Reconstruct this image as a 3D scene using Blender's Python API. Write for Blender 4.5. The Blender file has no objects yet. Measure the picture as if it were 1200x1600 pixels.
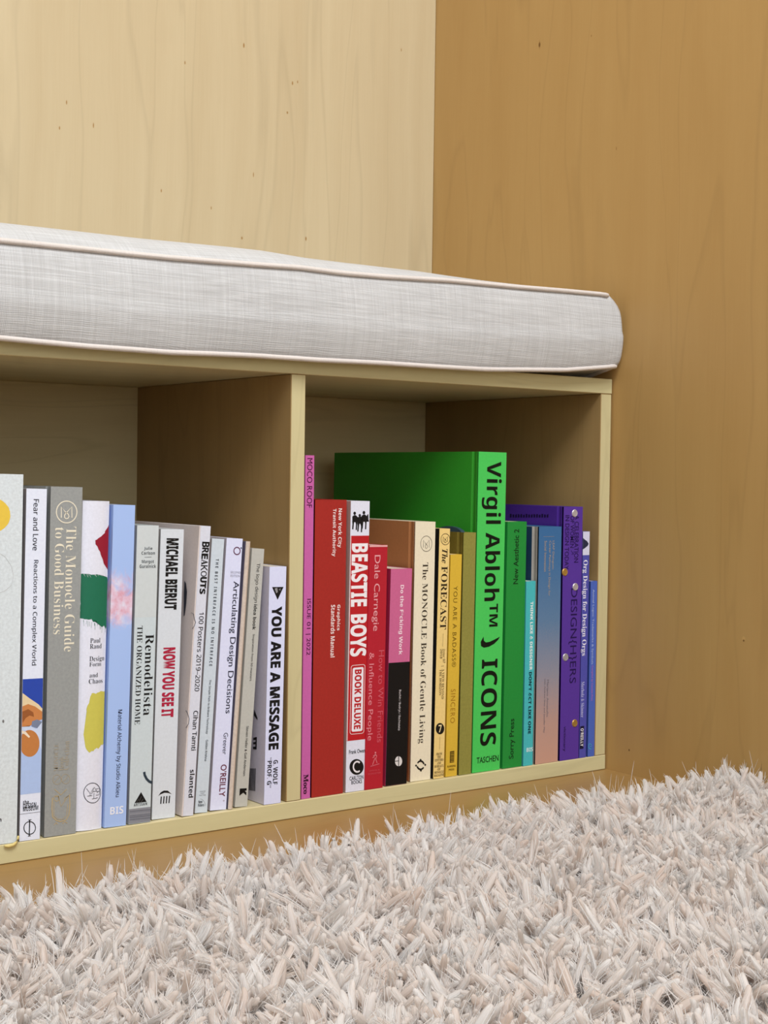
import bpy, bmesh, math, random
import numpy as np
from mathutils import Matrix, Vector

random.seed(7)
rng = np.random.default_rng(11)
SC = bpy.context.scene
COL = SC.collection

# ------------------------------------------------------------------ camera
F_PX = 2228.307
R = np.array([[0.8011516892695876, -0.59830050220566, 0.013873710424444782],
              [-0.0042028044141991785, -0.028806451203397112, -0.9995761725872232],
              [0.5984465784140989, 0.8007538307304696, -0.025592877035151073]])
CAM = np.array([-1.11098782, -1.08115893, 0.3135301])
cam = bpy.data.cameras.new('camera')
cam.sensor_width = 36.0
cam.lens = F_PX / 1600.0 * 36.0
cam.clip_start = 0.02
camo = bpy.data.objects.new('camera', cam)
COL.objects.link(camo)
m = Matrix.Identity(4)
for i in range(3):
    m[i][0], m[i][1], m[i][2], m[i][3] = R[0][i], -R[1][i], -R[2][i], CAM[i]
camo.matrix_world = m
SC.camera = camo

# ------------------------------------------------------------------ light
SC.view_settings.view_transform = 'Standard'
SC.view_settings.look = 'None'
SC.view_settings.gamma = 1.0
SC.view_settings.use_curve_mapping = False
SC.view_settings.exposure = 0.12
SC.cycles.max_bounces = 14
SC.cycles.diffuse_bounces = 9
SC.cycles.transmission_bounces = 10
world = bpy.data.worlds.new('room_light')
world.use_nodes = True
SC.world = world
bg = world.node_tree.nodes['Background']
wt = world.node_tree
wg = wt.nodes.new('ShaderNodeTexCoord')
ws = wt.nodes.new('ShaderNodeSeparateXYZ')
wr = wt.nodes.new('ShaderNodeValToRGB')
wm = wt.nodes.new('ShaderNodeMapRange')
wm.inputs[1].default_value, wm.inputs[2].default_value = -1.0, 1.0
wt.links.new(wg.outputs['Generated'], ws.inputs[0])
wt.links.new(ws.outputs[2], wm.inputs[0])
wt.links.new(wm.outputs[0], wr.inputs[0])
el = wr.color_ramp.elements                       # dim floor below, walls around, pale ceiling above
el[0].position, el[0].color = 0.35, (0.16, 0.13, 0.11, 1)
el[1].position, el[1].color = 0.85, (0.96, 0.94, 0.92, 1)
e2 = el.new(0.52)
e2.color = (0.36, 0.34, 0.33, 1)
wt.links.new(wr.outputs[0], bg.inputs[0])
bg.inputs[1].default_value = 0.42


def area(name, loc, target, sx, sy, power, color):
    l = bpy.data.lights.new(name, 'AREA')
    l.shape = 'RECTANGLE'
    l.size, l.size_y, l.energy, l.color = sx, sy, power, color
    o = bpy.data.objects.new(name, l)
    COL.objects.link(o)
    o.location = loc
    d = Vector(target) - Vector(loc)
    o.rotation_euler = d.to_track_quat('-Z', 'Y').to_euler()
    return o


area('ceiling_daylight', (-0.95, -1.5, 2.35), (-0.5, -0.1, 0.3), 1.5, 1.1, 57, (1.0, 1.0, 1.0))
area('window_daylight', (-1.1, -3.3, 1.1), (-0.5, 0.0, 0.35), 2.6, 1.4, 20, (1.0, 0.99, 0.97))
area('side_window_daylight', (-2.6, -1.9, 1.7), (-0.6, 0.0, 0.3), 1.4, 1.2, 6.5, (0.84, 0.91, 1.0))

# ------------------------------------------------------------------ helpers


def lin(c):
    out = []
    for v in c[:3]:
        v = v / 255.0
        out.append(v / 12.92 if v <= 0.04045 else ((v + 0.055) / 1.055) ** 2.4)
    return tuple(out) + (1.0,)


def at(px, py, ax, val):
    d = R.T @ np.array([(px - 600) / F_PX, (py - 800) / F_PX, 1.0])
    return CAM + d * ((val - CAM[ax]) / d[ax])


class NT:
    """small node-tree helper"""

    def __init__(self, name, rough=0.5, spec=0.35):
        self.m = bpy.data.materials.new(name)
        self.m.use_nodes = True
        self.t = self.m.node_tree
        self.p = self.t.nodes['Principled BSDF']
        self.p.inputs['Roughness'].default_value = rough
        self.p.inputs['Specular IOR Level'].default_value = spec
        self.co = self.n('ShaderNodeTexCoord').outputs['Object']

    def n(self, kind, **kw):
        nd = self.t.nodes.new(kind)
        for k, v in kw.items():
            setattr(nd, k, v)
        return nd

    def l(self, a, b):
        self.t.links.new(a, b)

    def mapping(self, scale, src=None, loc=(0, 0, 0)):
        mp = self.n('ShaderNodeMapping')
        mp.inputs['Scale'].default_value = scale
        mp.inputs['Location'].default_value = loc
        self.l(src or self.co, mp.inputs['Vector'])
        return mp.outputs['Vector']

    def noise(self, scale, detail=4.0, rough=0.55, nscale=1.0, dist=0.0, loc=(0, 0, 0), src=None):
        nz = self.n('ShaderNodeTexNoise')
        nz.inputs['Scale'].default_value = nscale
        nz.inputs['Detail'].default_value = detail
        nz.inputs['Roughness'].default_value = rough
        nz.inputs['Distortion'].default_value = dist
        self.l(self.mapping(scale, src, loc), nz.inputs['Vector'])
        return nz.outputs['Fac']

    def ramp(self, fac, stops):
        r = self.n('ShaderNodeValToRGB')
        e = r.color_ramp.elements
        while len(e) < len(stops):
            e.new(0.5)
        for el, (p, c) in zip(e, stops):
            el.position = p
            el.color = c if len(c) == 4 else tuple(c) + (1,)
        self.l(fac, r.inputs[0])
        return r.outputs[0]

    def mix(self, fac, a, b, mode='MIX'):
        mx = self.n('ShaderNodeMix', data_type='RGBA', blend_type=mode)
        for sock, v in ((mx.inputs[0], fac), (mx.inputs[6], a), (mx.inputs[7], b)):
            if hasattr(v, 'node'):
                self.l(v, sock)
            elif isinstance(v, (int, float)):
                sock.default_value = v
            else:
                sock.default_value = tuple(v)
        return mx.outputs[2]

    def math(self, op, a, b=0.0, clamp=False):
        md = self.n('ShaderNodeMath', operation=op)
        md.use_clamp = clamp
        for sock, v in ((md.inputs[0], a), (md.inputs[1], b)):
            if hasattr(v, 'node'):
                self.l(v, sock)
            else:
                sock.default_value = v
        return md.outputs[0]

    def bump(self, h, strength=0.2, dist=0.001):
        b = self.n('ShaderNodeBump')
        b.inputs['Strength'].default_value = strength
        b.inputs['Distance'].default_value = dist
        self.l(h, b.inputs['Height'])
        self.l(b.outputs[0], self.p.inputs['Normal'])

    def color(self, c):
        if hasattr(c, 'node'):
            self.l(c, self.p.inputs['Base Color'])
        else:
            self.p.inputs['Base Color'].default_value = c


MATS = {}


def plain(c, rough=0.45, var=0.04, spec=0.35, fine=420.0):
    """paper, card or cloth with a faint fibre mottle"""
    key = (tuple(c), rough, var, spec)
    if key in MATS:
        return MATS[key]
    k = NT('paper_%d_%d_%d' % tuple(c), rough, spec)
    base = lin(c)
    nz = k.noise((fine, fine, fine), 3.0, 0.6)
    lo = tuple(max(0, v * (1 - var)) for v in base[:3])
    hi = tuple(min(1, v * (1 + var)) for v in base[:3])
    k.color(k.ramp(nz, [(0.3, lo), (0.7, hi)]))
    k.bump(nz, 0.08, 0.0002)
    MATS[key] = k.m
    return k.m


def ink(c, rough=0.5):
    key = ('ink', tuple(c), rough)
    if key not in MATS:
        k = NT('ink_%d_%d_%d' % tuple(c), rough, 0.25)
        base = lin(c)
        nz = k.noise((300, 300, 300), 2.0)
        k.color(k.ramp(nz, [(0.2, tuple(v * 0.93 for v in base[:3])), (0.8, base[:3])]))
        MATS[key] = k.m
    return MATS[key]


def wood(name, light, dark, grain=(26, 26, 1.1), fine=(420, 420, 9), rough=0.42, spots=(), contrast=1.0, vary=None, spec=0.3):
    k = NT(name, rough, spec)
    lo_ax = [min(grain) / g for g in grain]              # 1 along the grain, small across it
    wn = k.n('ShaderNodeTexNoise')
    wn.inputs['Scale'].default_value = 1.0
    wn.inputs['Detail'].default_value = 2.0
    k.l(k.mapping(tuple(3.4 if v < 1 else 1.7 for v in lo_ax), loc=(5, 3, 8)), wn.inputs['Vector'])
    wo = k.n('ShaderNodeVectorMath', operation='MULTIPLY_ADD')
    wo.inputs[1].default_value = (0.09, 0.09, 0.09)
    k.l(wn.outputs['Color'], wo.inputs[0])
    k.l(k.co, wo.inputs[2])
    warp = wo.outputs[0]
    a = k.noise(grain, 5.0, 0.6, dist=0.6, src=warp)
    b = k.noise(fine, 3.0, 0.7)
    big = k.noise((grain[0] * 0.18, grain[1] * 0.18, grain[2] * 0.8), 2.0, loc=(3.1, 1.7, 0.4))
    f = k.math('ADD', k.math('MULTIPLY', a, 0.62), k.math('MULTIPLY', b, 0.2))
    f = k.math('ADD', f, k.math('MULTIPLY', big, 0.34))
    lo, hi = 0.58 - 0.22 / contrast, 0.58 + 0.22 / contrast
    c = k.ramp(f, [(max(0, lo), lin(dark)), (min(1, hi), lin(light))])
    # thin darker growth lines
    w = k.noise(tuple(g * (0.7 if g > 10 else 0.8) for g in grain), 2.0, 0.4, dist=1.0, loc=(9, 4, 2), src=warp)
    line = k.math('ABSOLUTE', k.math('SUBTRACT', w, 0.5))
    line = k.math('SUBTRACT', 1.0, k.math('MULTIPLY', line, 34.0), True)
    c = k.mix(k.math('MULTIPLY', line, 0.22 * contrast), c, lin(tuple(v * 0.8 for v in dark)))
    sep = k.n('ShaderNodeSeparateXYZ')
    k.l(k.co, sep.inputs[0])
    for (p, rad, col) in spots:                  # knots and pin marks with a shape of their own
        acc = None
        for ax in range(3):
            if rad[ax] <= 0:
                continue
            d = k.math('DIVIDE', k.math('SUBTRACT', sep.outputs[ax], float(p[ax])), float(rad[ax]))
            d = k.math('MULTIPLY', d, d)
            acc = d if acc is None else k.math('ADD', acc, d)
        mask = k.math('SUBTRACT', 1.3, acc, True)
        c = k.mix(mask, c, lin(col))
    k.color(c)
    k.bump(b, 0.06, 0.0003)
    return k.m


def set_mesh(name, verts, faces, mats, idx=None, smooth=False):
    me = bpy.data.meshes.new(name)
    me.from_pydata([tuple(map(float, v)) for v in verts], [], faces)
    for mt in (mats if isinstance(mats, (list, tuple)) else [mats]):
        me.materials.append(mt)
    if idx is not None:
        me.polygons.foreach_set('material_index', idx)
    if smooth:
        me.polygons.foreach_set('use_smooth', [True] * len(me.polygons))
    me.update()
    return me


def link(name, me, parent=None, loc=None):
    o = bpy.data.objects.new(name, me)
    COL.objects.link(o)
    if parent is not None:
        o.parent = parent
    if loc is not None:
        o.location = loc
    return o


def bm_obj(name, bm, mats, parent=None, smooth=False):
    me = bpy.data.meshes.new(name)
    bmesh.ops.recalc_face_normals(bm, faces=bm.faces)
    bm.to_mesh(me)
    bm.free()
    for mt in (mats if isinstance(mats, (list, tuple)) else [mats]):
        me.materials.append(mt)
    if smooth:
        me.polygons.foreach_set('use_smooth', [True] * len(me.polygons))
    return link(name, me, parent)


def box(bm, x0, x1, y0, y1, z0, z1, bev=0.0, mi=0, seg=1):
    vs = [bm.verts.new(v) for v in ((x0, y0, z0), (x1, y0, z0), (x1, y1, z0), (x0, y1, z0),
                                    (x0, y0, z1), (x1, y0, z1), (x1, y1, z1), (x0, y1, z1))]
    fs = [bm.faces.new([vs[i] for i in q]) for q in ((3, 2, 1, 0), (4, 5, 6, 7), (0, 1, 5, 4), (1, 2, 6, 5), (2, 3, 7, 6), (3, 0, 4, 7))]
    for f in fs:
        f.material_index = mi
    if bev > 0:
        es = list({e for f in fs for e in f.edges})
        bmesh.ops.bevel(bm, geom=es, offset=bev, segments=seg, affect='EDGES', profile=0.5, material=-1)


def tube(pts, rad, sides=8, closed=False):
    """a swept round tube as (verts, faces)"""
    P = np.array(pts, float)
    n = len(P)
    V, Fc = [], []
    for i in range(n):
        if closed:
            d = P[(i + 1) % n] - P[i - 1]
        else:
            d = P[min(i + 1, n - 1)] - P[max(i - 1, 0)]
        d = d / (np.linalg.norm(d) + 1e-12)
        up = np.array([0, 0, 1.0]) if abs(d[2]) < 0.9 else np.array([1.0, 0, 0])
        a = np.cross(d, up)
        a /= np.linalg.norm(a)
        b = np.cross(d, a)
        r = rad[i] if hasattr(rad, '__len__') else rad
        for k in range(sides):
            t = 2 * math.pi * k / sides
            V.append(P[i] + r * (math.cos(t) * a + math.sin(t) * b))
    rng_i = range(n) if closed else range(n - 1)
    for i in rng_i:
        j = (i + 1) % n
        for k in range(sides):
            k2 = (k + 1) % sides
            Fc.append((i * sides + k, i * sides + k2, j * sides + k2, j * sides + k))
    if not closed:
        Fc.append(tuple(range(sides))[::-1])
        Fc.append(tuple((n - 1) * sides + k for k in range(sides)))
    return V, Fc


def thing(name, label, cat, loc=(0, 0, 0), group=None):
    o = bpy.data.objects.new(name, None)
    COL.objects.link(o)
    o.empty_display_size = 0.05
    o.location = loc
    o['label'], o['category'] = label, cat
    if group:
        o['group'] = group
    return o


# ------------------------------------------------------------------ the setting
H, T = 0.42, 0.01592                 # bench height, board thickness
XD = -0.3932                         # right face of the divider in view
YB, YW, XW = 0.3015, 0.3141, 0.0016  # bench back, back wall, right wall


def pw(px, py, ax, val):
    return tuple(at(px, py, ax, val))


bspots = []
for (px, py, rx, rz) in ((381, 71, .0012, .003), (289, 98, .0008, .002), (457, 130, .0011, .0024), (465, 128, .0008, .0018),
                         (449, 176, .0012, .0016), (104, 160, .0008, .0024), (146, 196, .0008, .003), (396, 273, .0007, .003),
                         (330, 325, .0007, .002), (378, 372, .0012, .0018), (478, 373, .0012, .0026), (627, 78, .0007, .0022),
                         (252, 298, .0008, .002), (93, 200, .0008, .002)):
    bspots.append((pw(px, py, 1, YW), (rx, -1, rz), (158, 124, 78)))
rspots = [(pw(843, 70, 0, XW), (-1, .0016, .0032), (92, 56, 22)), (pw(843, 70, 0, XW), (-1, .0005, .006), (140, 98, 46)),
          (pw(1162, 998, 0, XW), (-1, .0022, .0024), (196, 158, 100)), (pw(1162, 1001, 0, XW), (-1, .0012, .0012), (120, 86, 46)),
          (pw(983, 1172, 0, XW), (-1, .0011, .0013), (104, 74, 38)), (pw(924, 56, 0, XW), (-1, .0007, .0012), (140, 100, 52)),
          (pw(963, 232, 0, XW), (-1, .0006, .0022), (146, 106, 56))]

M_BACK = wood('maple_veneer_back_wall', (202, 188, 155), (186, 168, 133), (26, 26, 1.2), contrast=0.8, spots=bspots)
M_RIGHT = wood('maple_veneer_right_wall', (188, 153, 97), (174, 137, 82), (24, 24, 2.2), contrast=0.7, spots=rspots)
M_FLOOR = wood('plywood_floor', (164, 130, 80), (150, 116, 66), (2.0, 26, 26), (10, 420, 420), contrast=0.7)
M_EDGE = wood('pale_plywood_edge', (210, 204, 162), (195, 187, 143), (3, 40, 40), (30, 500, 500), contrast=0.7, rough=0.5)
M_EDGEV = wood('pale_plywood_upright', (208, 200, 158), (195, 184, 140), (40, 40, 3), (500, 500, 30), contrast=0.7, rough=0.5)
M_PANEL = wood('bench_back_veneer', (214, 202, 160), (198, 184, 140), (2.4, 30, 30), (10, 420, 420), contrast=0.9)


def plate(name, x0, x1, y0, y1, z0, z1, mt):
    bm = bmesh.new()
    box(bm, x0, x1, y0, y1, z0, z1)
    o = bm_obj(name, bm, mt)
    o['kind'] = 'structure'
    return o


plate('floor', -2.6, 0.05, -2.2, 0.36, -0.05, 0.0, M_FLOOR)
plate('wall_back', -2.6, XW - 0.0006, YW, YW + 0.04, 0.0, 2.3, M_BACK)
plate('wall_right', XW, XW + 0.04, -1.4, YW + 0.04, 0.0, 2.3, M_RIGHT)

# ------------------------------------------------------------------ bench with open shelves
XL = -1.195
bench = thing('storage_bench', 'low pale plywood bench with open compartments holding books, along the back wall', 'bench', (-0.6, 0.15, 0))


def bpart(name, x0, x1, y0, y1, z0, z1, mt, front=None):
    bm = bmesh.new()
    box(bm, x0 + 0.6, x1 + 0.6, y0 - 0.15, y1 - 0.15, z0, z1, 0.0006)
    o = bm_obj(name, bm, [mt, front or mt], bench)
    if front:
        for p in o.data.polygons:
            if p.normal.y < -0.9:
                p.material_index = 1
    return o


bpart('top_panel', XL, 0.0, 0.0, YB + 0.01, H - T, H, M_PANEL, M_EDGE)
bpart('base_panel', XL, -0.0002, 0.0, YB + 0.01, 0.0003, T, M_PANEL, M_EDGE)
bpart('back_panel', XL, -0.0002, YB, YB + 0.0095, T, H - T, M_PANEL)
M_SIDE = wood('bench_side_veneer', (168, 140, 94), (150, 122, 78), (30, 30, 2.4), contrast=0.7)
for nm, xr in (('side_panel', -0.0004), ('divider', XD), ('divider', XD * 2 - T), ('side_panel', XL + T)):
    bpart(nm, xr - T + 0.0002, xr, 0.0004, YB, T + 0.0002, H - T - 0.0002, M_SIDE, M_EDGEV)

# ------------------------------------------------------------------ cushion


def fabric(name, light, dark):
    k = NT(name, 0.85, 0.15)
    k.p.inputs['Sheen Weight'].default_value = 0.15
    sep = k.n('ShaderNodeSeparateXYZ')
    k.l(k.co, sep.inputs[0])
    vz = k.math('ADD', sep.outputs[2], sep.outputs[1])
    wob = k.math('MULTIPLY', k.noise((40, 40, 40), 2.0), 0.003)
    a = k.math('SINE', k.math('MULTIPLY', k.math('ADD', sep.outputs[0], wob), 2 * math.pi / 0.00135))
    b = k.math('SINE', k.math('MULTIPLY', k.math('ADD', vz, wob), 2 * math.pi / 0.00125))
    wv = k.math('ADD', k.math('MULTIPLY', a, 0.5), k.math('MULTIPLY', b, 0.5))
    slub = k.noise((14, 1000, 1000), 1.0, 0.6)
    slub2 = k.noise((700, 14, 14), 2.0, 0.7, loc=(2, 5, 1))
    f = k.math('ADD', k.math('MULTIPLY', wv, 0.2), k.math('ADD', k.math('MULTIPLY', slub, 0.6), k.math('MULTIPLY', slub2, 0.4)))
    k.color(k.ramp(f, [(0.3, lin(dark)), (0.58, lin(tuple((p + q) / 2 for p, q in zip(light, dark)))), (0.9, lin(light))]))
    k.bump(f, 0.35, 0.0006)
    return k.m


M_FAB = fabric('oatmeal_linen', (222, 226, 230), (174, 176, 178))
M_PIPE = fabric('linen_piping', (228, 222, 219), (206, 200, 196))
CX0 = -1.19


def itp(x, xs, ys):
    return float(np.interp(x, xs, ys))


# seam heights traced where the seams run, against X along the bench
_top = [(0, 377.5), (133, 390.5), (267, 404), (400, 415), (467, 419.5), (533, 427.7), (600, 433), (700, 439.3), (800, 449), (880, 455), (947, 461)]
_bot = [(0, 528), (133, 541), (267, 550.5), (330, 552.5), (400, 555.5), (500, 562.5), (600, 567.5), (680, 572.5), (760, 577), (880, 578), (966, 572)]
YF = -0.012
TX = [at(u, v, 1, YF) for u, v in _top]
BX = [at(u, v, 1, YF) for u, v in _bot]


def ztop(x):
    return itp(x, [p[0] for p in TX], [p[2] for p in TX])


def zbot(x):
    return itp(x, [p[0] for p in BX], [p[2] for p in BX])


def crown(x):
    return itp(x, [-1.19, -1.12, -0.7, -0.45, -0.3, -0.2, -0.1, -0.015], [0.004, 0.02, 0.025, 0.0235, 0.018, 0.013, 0.009, 0.003])


def section(x):
    """closed Y-Z outline of the cushion at x, from the bottom front seam upwards"""
    zt, zb, h = ztop(x), zbot(x), crown(x)
    out = []
    for i in range(15):                                  # front band
        q = i / 14
        out.append((YF - 0.0075 * math.sin(math.pi * q) ** 0.8 * (1.0 if q < .5 else .8), zb + (zt - zb) * q))
    for i in range(1, 20):                               # top panel
        q = i / 20
        out.append((YF + (0.308 - YF) * q ** 1.5, zt + h * (1 - abs(1 - 2 * q ** 1.5) ** 7)))
    for i in range(8):                                   # back band
        q = i / 7
        out.append((0.308 + 0.003 * math.sin(math.pi * q), zt + (0.4212 - zt) * q))
    y1 = 0.004 + max(0.0, (zb - 0.4205)) * 4.5           # underside, lifting off the board towards the front
    z0 = 0.4208
    out += [(0.2, z0), (0.12, z0), (y1 + 0.01, z0 + 0.0002)]
    if zb < z0:
        out.append((0.0, z0))
    out.append(((y1 + YF) / 2, (z0 + zb) / 2 if zb > z0 else z0 - (z0 - zb) * 0.55))
    if zb >= z0:
        out.insert(-1, (y1, z0 + 0.0003))
    return out


def xend(z):
    return itp(z, [0.41, 0.43, 0.4345, 0.442, 0.46, 0.489, 0.498, 0.505, 0.511, 0.53], [-0.007, -0.006, -0.0045, -0.0028, -0.003, -0.0052, -0.0095, -0.0165, -0.0245, -0.033])


cush = thing('bench_cushion', 'long oatmeal linen box cushion with piped seams lying on the bench', 'cushion', (-0.6, 0.15, 0.42))
NS = 120
V, Fc = [], []
sec_n = len(section(-0.5))
for i in range(NS + 1):
    s = i / NS
    s = 1 - (1 - s) ** 1.25
    xs = CX0 + s * (-0.006 - CX0)
    sec = section(xs)
    for (y, z) in sec:
        k = max(0.0, (s - 0.55) / 0.45)
        V.append((CX0 + s * (xend(z) - CX0) + 0.0035 * math.sin(xs * 31 + z * 20) * 0.0 + 0.6, y - 0.15 + 0.0012 * math.sin(xs * 23 + z * 30) * (1 if y < 0.0 else 0), z - 0.42))
for i in range(NS):
    for j in range(sec_n):
        j2 = (j + 1) % sec_n
        Fc.append((i * sec_n + j, (i + 1) * sec_n + j, (i + 1) * sec_n + j2, i * sec_n + j2))
Fc.append(tuple(range(sec_n)))
Fc.append(tuple(NS * sec_n + j for j in range(sec_n))[::-1])
link('cushion_cover', set_mesh('cushion_cover', V, Fc, M_FAB, smooth=True), cush)


def cpt(x, y, z):
    return (x + 0.6, y - 0.15, z - 0.42)


for top in (True, False):
    pts = []
    for i in range(121):
        x = CX0 + (i / 120) * (-0.004 - CX0)
        z = ztop(x) if top else zbot(x)
        e = xend(z) - 0.0015
        if x < e - 0.008:
            pts.append(cpt(x, YF - 0.0012 + 0.0012 * math.sin(x * 23 + z * 30), z + (0.0005 if top else -0.0002)))
    zz = ztop(-0.02) if top else zbot(-0.01)
    e = xend(zz)
    for a in (15, 40, 65, 88):
        pts.append(cpt(e - 0.008 + 0.0085 * math.sin(math.radians(a)), YF + 0.0075 - 0.0085 * math.cos(math.radians(a)), zz))
    for y in (0.03, 0.08, 0.14, 0.2, 0.26, 0.3):
        zq = zz if top else max(0.4235, zz - (y - YF) * 0.22)
        pts.append(cpt(xend(zq) - 0.0012, y, zq))
    v, f = tube(pts, 0.0023, 8)
    link('piping', set_mesh('piping', v, f, M_PIPE, smooth=True), cush)

# ------------------------------------------------------------------ lettering and marks on spines


def conv(s, fam):
    base = {'sb': (0x1D400, 0x1D41A, 0x1D7CE), 'si': (0x1D434, 0x1D44E, None), 'sbi': (0x1D468, 0x1D482, None),
            'ss': (0x1D5A0, 0x1D5BA, 0x1D7E2), 'ssb': (0x1D5D4, 0x1D5EE, 0x1D7EC), 'mono': (0x1D670, 0x1D68A, 0x1D7F6)}.get(fam)
    if base is None:
        return s
    out = ''
    for c in s:
        if 'A' <= c <= 'Z':
            out += chr(base[0] + ord(c) - 65)
        elif fam == 'si' and c == 'h':
            out += '\u210e'
        elif 'a' <= c <= 'z':
            out += chr(base[1] + ord(c) - 97)
        elif '0' <= c <= '9' and base[2]:
            out += chr(base[2] + int(c))
        else:
            out += c
    return out


def glyphs(s, fam='', off=0.0, space=1.0, res=3):
    cu = bpy.data.curves.new('lettering', 'FONT')
    cu.body = conv(s, fam)
    cu.size = 1.0
    cu.offset = off
    cu.space_character = space
    cu.resolution_u = res
    ob = bpy.data.objects.new('lettering', cu)
    me = bpy.data.meshes.new_from_object(ob)
    v = np.array([p.co[:2] for p in me.vertices])
    f = [tuple(p.vertices) for p in me.polygons]
    bpy.data.objects.remove(ob)
    bpy.data.curves.remove(cu)
    bpy.data.meshes.remove(me)
    v = v - v.min(0)
    return v / np.maximum(v.max(0), 1e-6), f


def slice_x(V, F, W, n=10):
    """cut flat marks into upright strips so that they follow a rounded spine"""
    bm = bmesh.new()
    vs = [bm.verts.new((x, 0.0, z)) for x, z in V]
    for f in F:
        try:
            bm.faces.new([vs[i] for i in f])
        except ValueError:
            pass
    bmesh.ops.triangulate(bm, faces=bm.faces[:])
    for i in range(1, n):
        bmesh.ops.bisect_plane(bm, geom=bm.verts[:] + bm.edges[:] + bm.faces[:], plane_co=(-W + W * i / n, 0, 0), plane_no=(1, 0, 0))
    bm.verts.index_update()
    out = [(v.co.x, v.co.z) for v in bm.verts], [tuple(v.index for v in f.verts) for f in bm.faces]
    bm.free()
    return out


class Book:
    """a book standing on the shelf; local x across the spine (-W..0), y into the shelf, z up"""

    def __init__(self, label, quad, depth, cover, pages=(226, 216, 196), hard=False, bulge=0.0, left=None, lean=None, group=None, name='book', rough=0.45, yoff=0.0, var=0.04, gap=0.00025):
        bl, br, tl, tr = quad
        self.Y = (at(*bl, 2, T)[1] + at(*br, 2, T)[1]) / 2
        self.Y = min(max(self.Y, 0.0006), 0.0062) + yoff
        P = [at(u, v, 1, self.Y) for u, v in (bl, br, tl, tr)]
        if lean is None:
            dx = ((P[3][0] - P[1][0]) + (P[2][0] - P[0][0])) / 2
            dz = ((P[3][2] - P[1][2]) + (P[2][2] - P[0][2])) / 2
            lean = math.atan2(dx, dz)
            if abs(lean) < 0.006:
                lean = 0.0
        else:
            lean = math.radians(lean)
        self.a = lean
        self.o = np.array([P[1][0] - gap, self.Y, T + 0.0003])
        if lean < 0:
            self.o[0] -= 0
        L = [self.loc(*p) for p in P]
        self.W = ((L[1][0] - L[0][0]) + (L[3][0] - L[2][0])) / 2 - 2 * gap
        self.Hh = (L[2][1] + L[3][1]) / 2
        if lean < 0:                                     # tips the other way: stand on the left foot
            self.o[2] += self.W * math.sin(-lean)
        self.D, self.bulge = depth, bulge
        self.root = thing(name, label, 'book', tuple(self.o), group)
        self.root.rotation_euler = (0, lean, 0)
        self.art = {}
        W, Hh, D = self.W, self.Hh, depth
        cm = cover if not isinstance(cover, tuple) else plain(cover, rough, var)
        lm = cm if left is None else (left if not isinstance(left, tuple) else plain(left, rough, var))
        bm = bmesh.new()
        c = 0.0022 if hard else 0.0005
        y0 = 0.0012 if bulge else 0.0
        # spine strip, curved when the back is rounded
        n = 8 if bulge else 2
        prof = [(-W + W * i / n, self.yb(-W + W * i / n)) for i in range(n + 1)]
        inner = [(x, y + c) for x, y in prof]
        rows = []
        for z in (0.0, Hh):
            rows.append(([bm.verts.new((x, y, z)) for x, y in prof], [bm.verts.new((x, y, z)) for x, y in inner]))
        (a0, b0), (a1, b1) = rows
        for i in range(n):
            for q in ((a0[i], a0[i + 1], a1[i + 1], a1[i]), (b0[i + 1], b0[i], b1[i], b1[i + 1]), (a1[i], a1[i + 1], b1[i + 1], b1[i]), (a0[i + 1], a0[i], b0[i], b0[i + 1])):
                bm.faces.new(q)
        for i in (0, n):
            bm.faces.new((a0[i], a1[i], b1[i], b0[i]))
        ys = max(0.0, self.yb(0)) + (c * 0.2)
        # boards
        for side in (0, 1):
            x0, x1 = (-W, -W + c) if side == 0 else (-c, 0.0)
            mi = 1 if side == 0 else 0
            if hard:
                s = 1 if side == 0 else -1
                xo = -W if side == 0 else 0.0
                xi = xo + s * c
                ring = [(ys, 0.0), (0.004, 0.0), (0.0065, 0.0011), (0.0085, 0.0011), (0.0105, 0.0), (D, 0.0)]
                lo = [[bm.verts.new((xo + s * d, y, z)) for y, d in ring] for z in (0, Hh)]
                hi = [[bm.verts.new((xi, y, z)) for y in (ys, 0.004, 0.0065, 0.0085, 0.0105, D)] for z in (0, Hh)]
                for i in range(5):
                    for q in ((lo[0][i], lo[0][i + 1], lo[1][i + 1], lo[1][i]), (hi[0][i], hi[0][i + 1], hi[1][i + 1], hi[1][i]),
                              (lo[1][i], lo[1][i + 1], hi[1][i + 1], hi[1][i]), (lo[0][i], lo[0][i + 1], hi[0][i + 1], hi[0][i])):
                        f = bm.faces.new(q)
                        f.material_index = mi
                for i in (0, 5):
                    f = bm.faces.new((lo[0][i], lo[1][i], hi[1][i], hi[0][i]))
                    f.material_index = mi
            else:
                box(bm, x0, x1, ys, D, 0.0, Hh, 0.0, mi)
        bm_obj('cover', bm, [cm, lm], self.root)
        # page block
        ins = 0.003 if hard else 0.0004
        bm = bmesh.new()
        box(bm, -W + c + 0.00005, -c - 0.00005, max(0.0, y0) + c + 0.0003, D - (0.004 if hard else 0.0006), ins if hard else 0.0002, Hh - ins, 0.0)
        bm_obj('page_block', bm, pages_mat(pages), self.root)

    def yb(self, x):
        if not self.bulge:
            return 0.0
        q = 2 * (x + self.W) / self.W - 1
        return self.bulge * (abs(q) ** 2.2)

    def loc(self, X, Y, Z):
        dx, dz = X - self.o[0], Z - self.o[2]
        ca, sa = math.cos(self.a), math.sin(self.a)
        return (dx * ca - dz * sa, dx * sa + dz * ca)

    def px(self, u, v):
        return np.array(self.loc(*at(u, v, 1, self.Y)))

    def add(self, part, V, F, col, lift=0.00018):
        """collect flat marks printed on the spine"""
        lst = self.art.setdefault(part, [])
        lst.append((np.array(V, float), F, col, lift))

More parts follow.
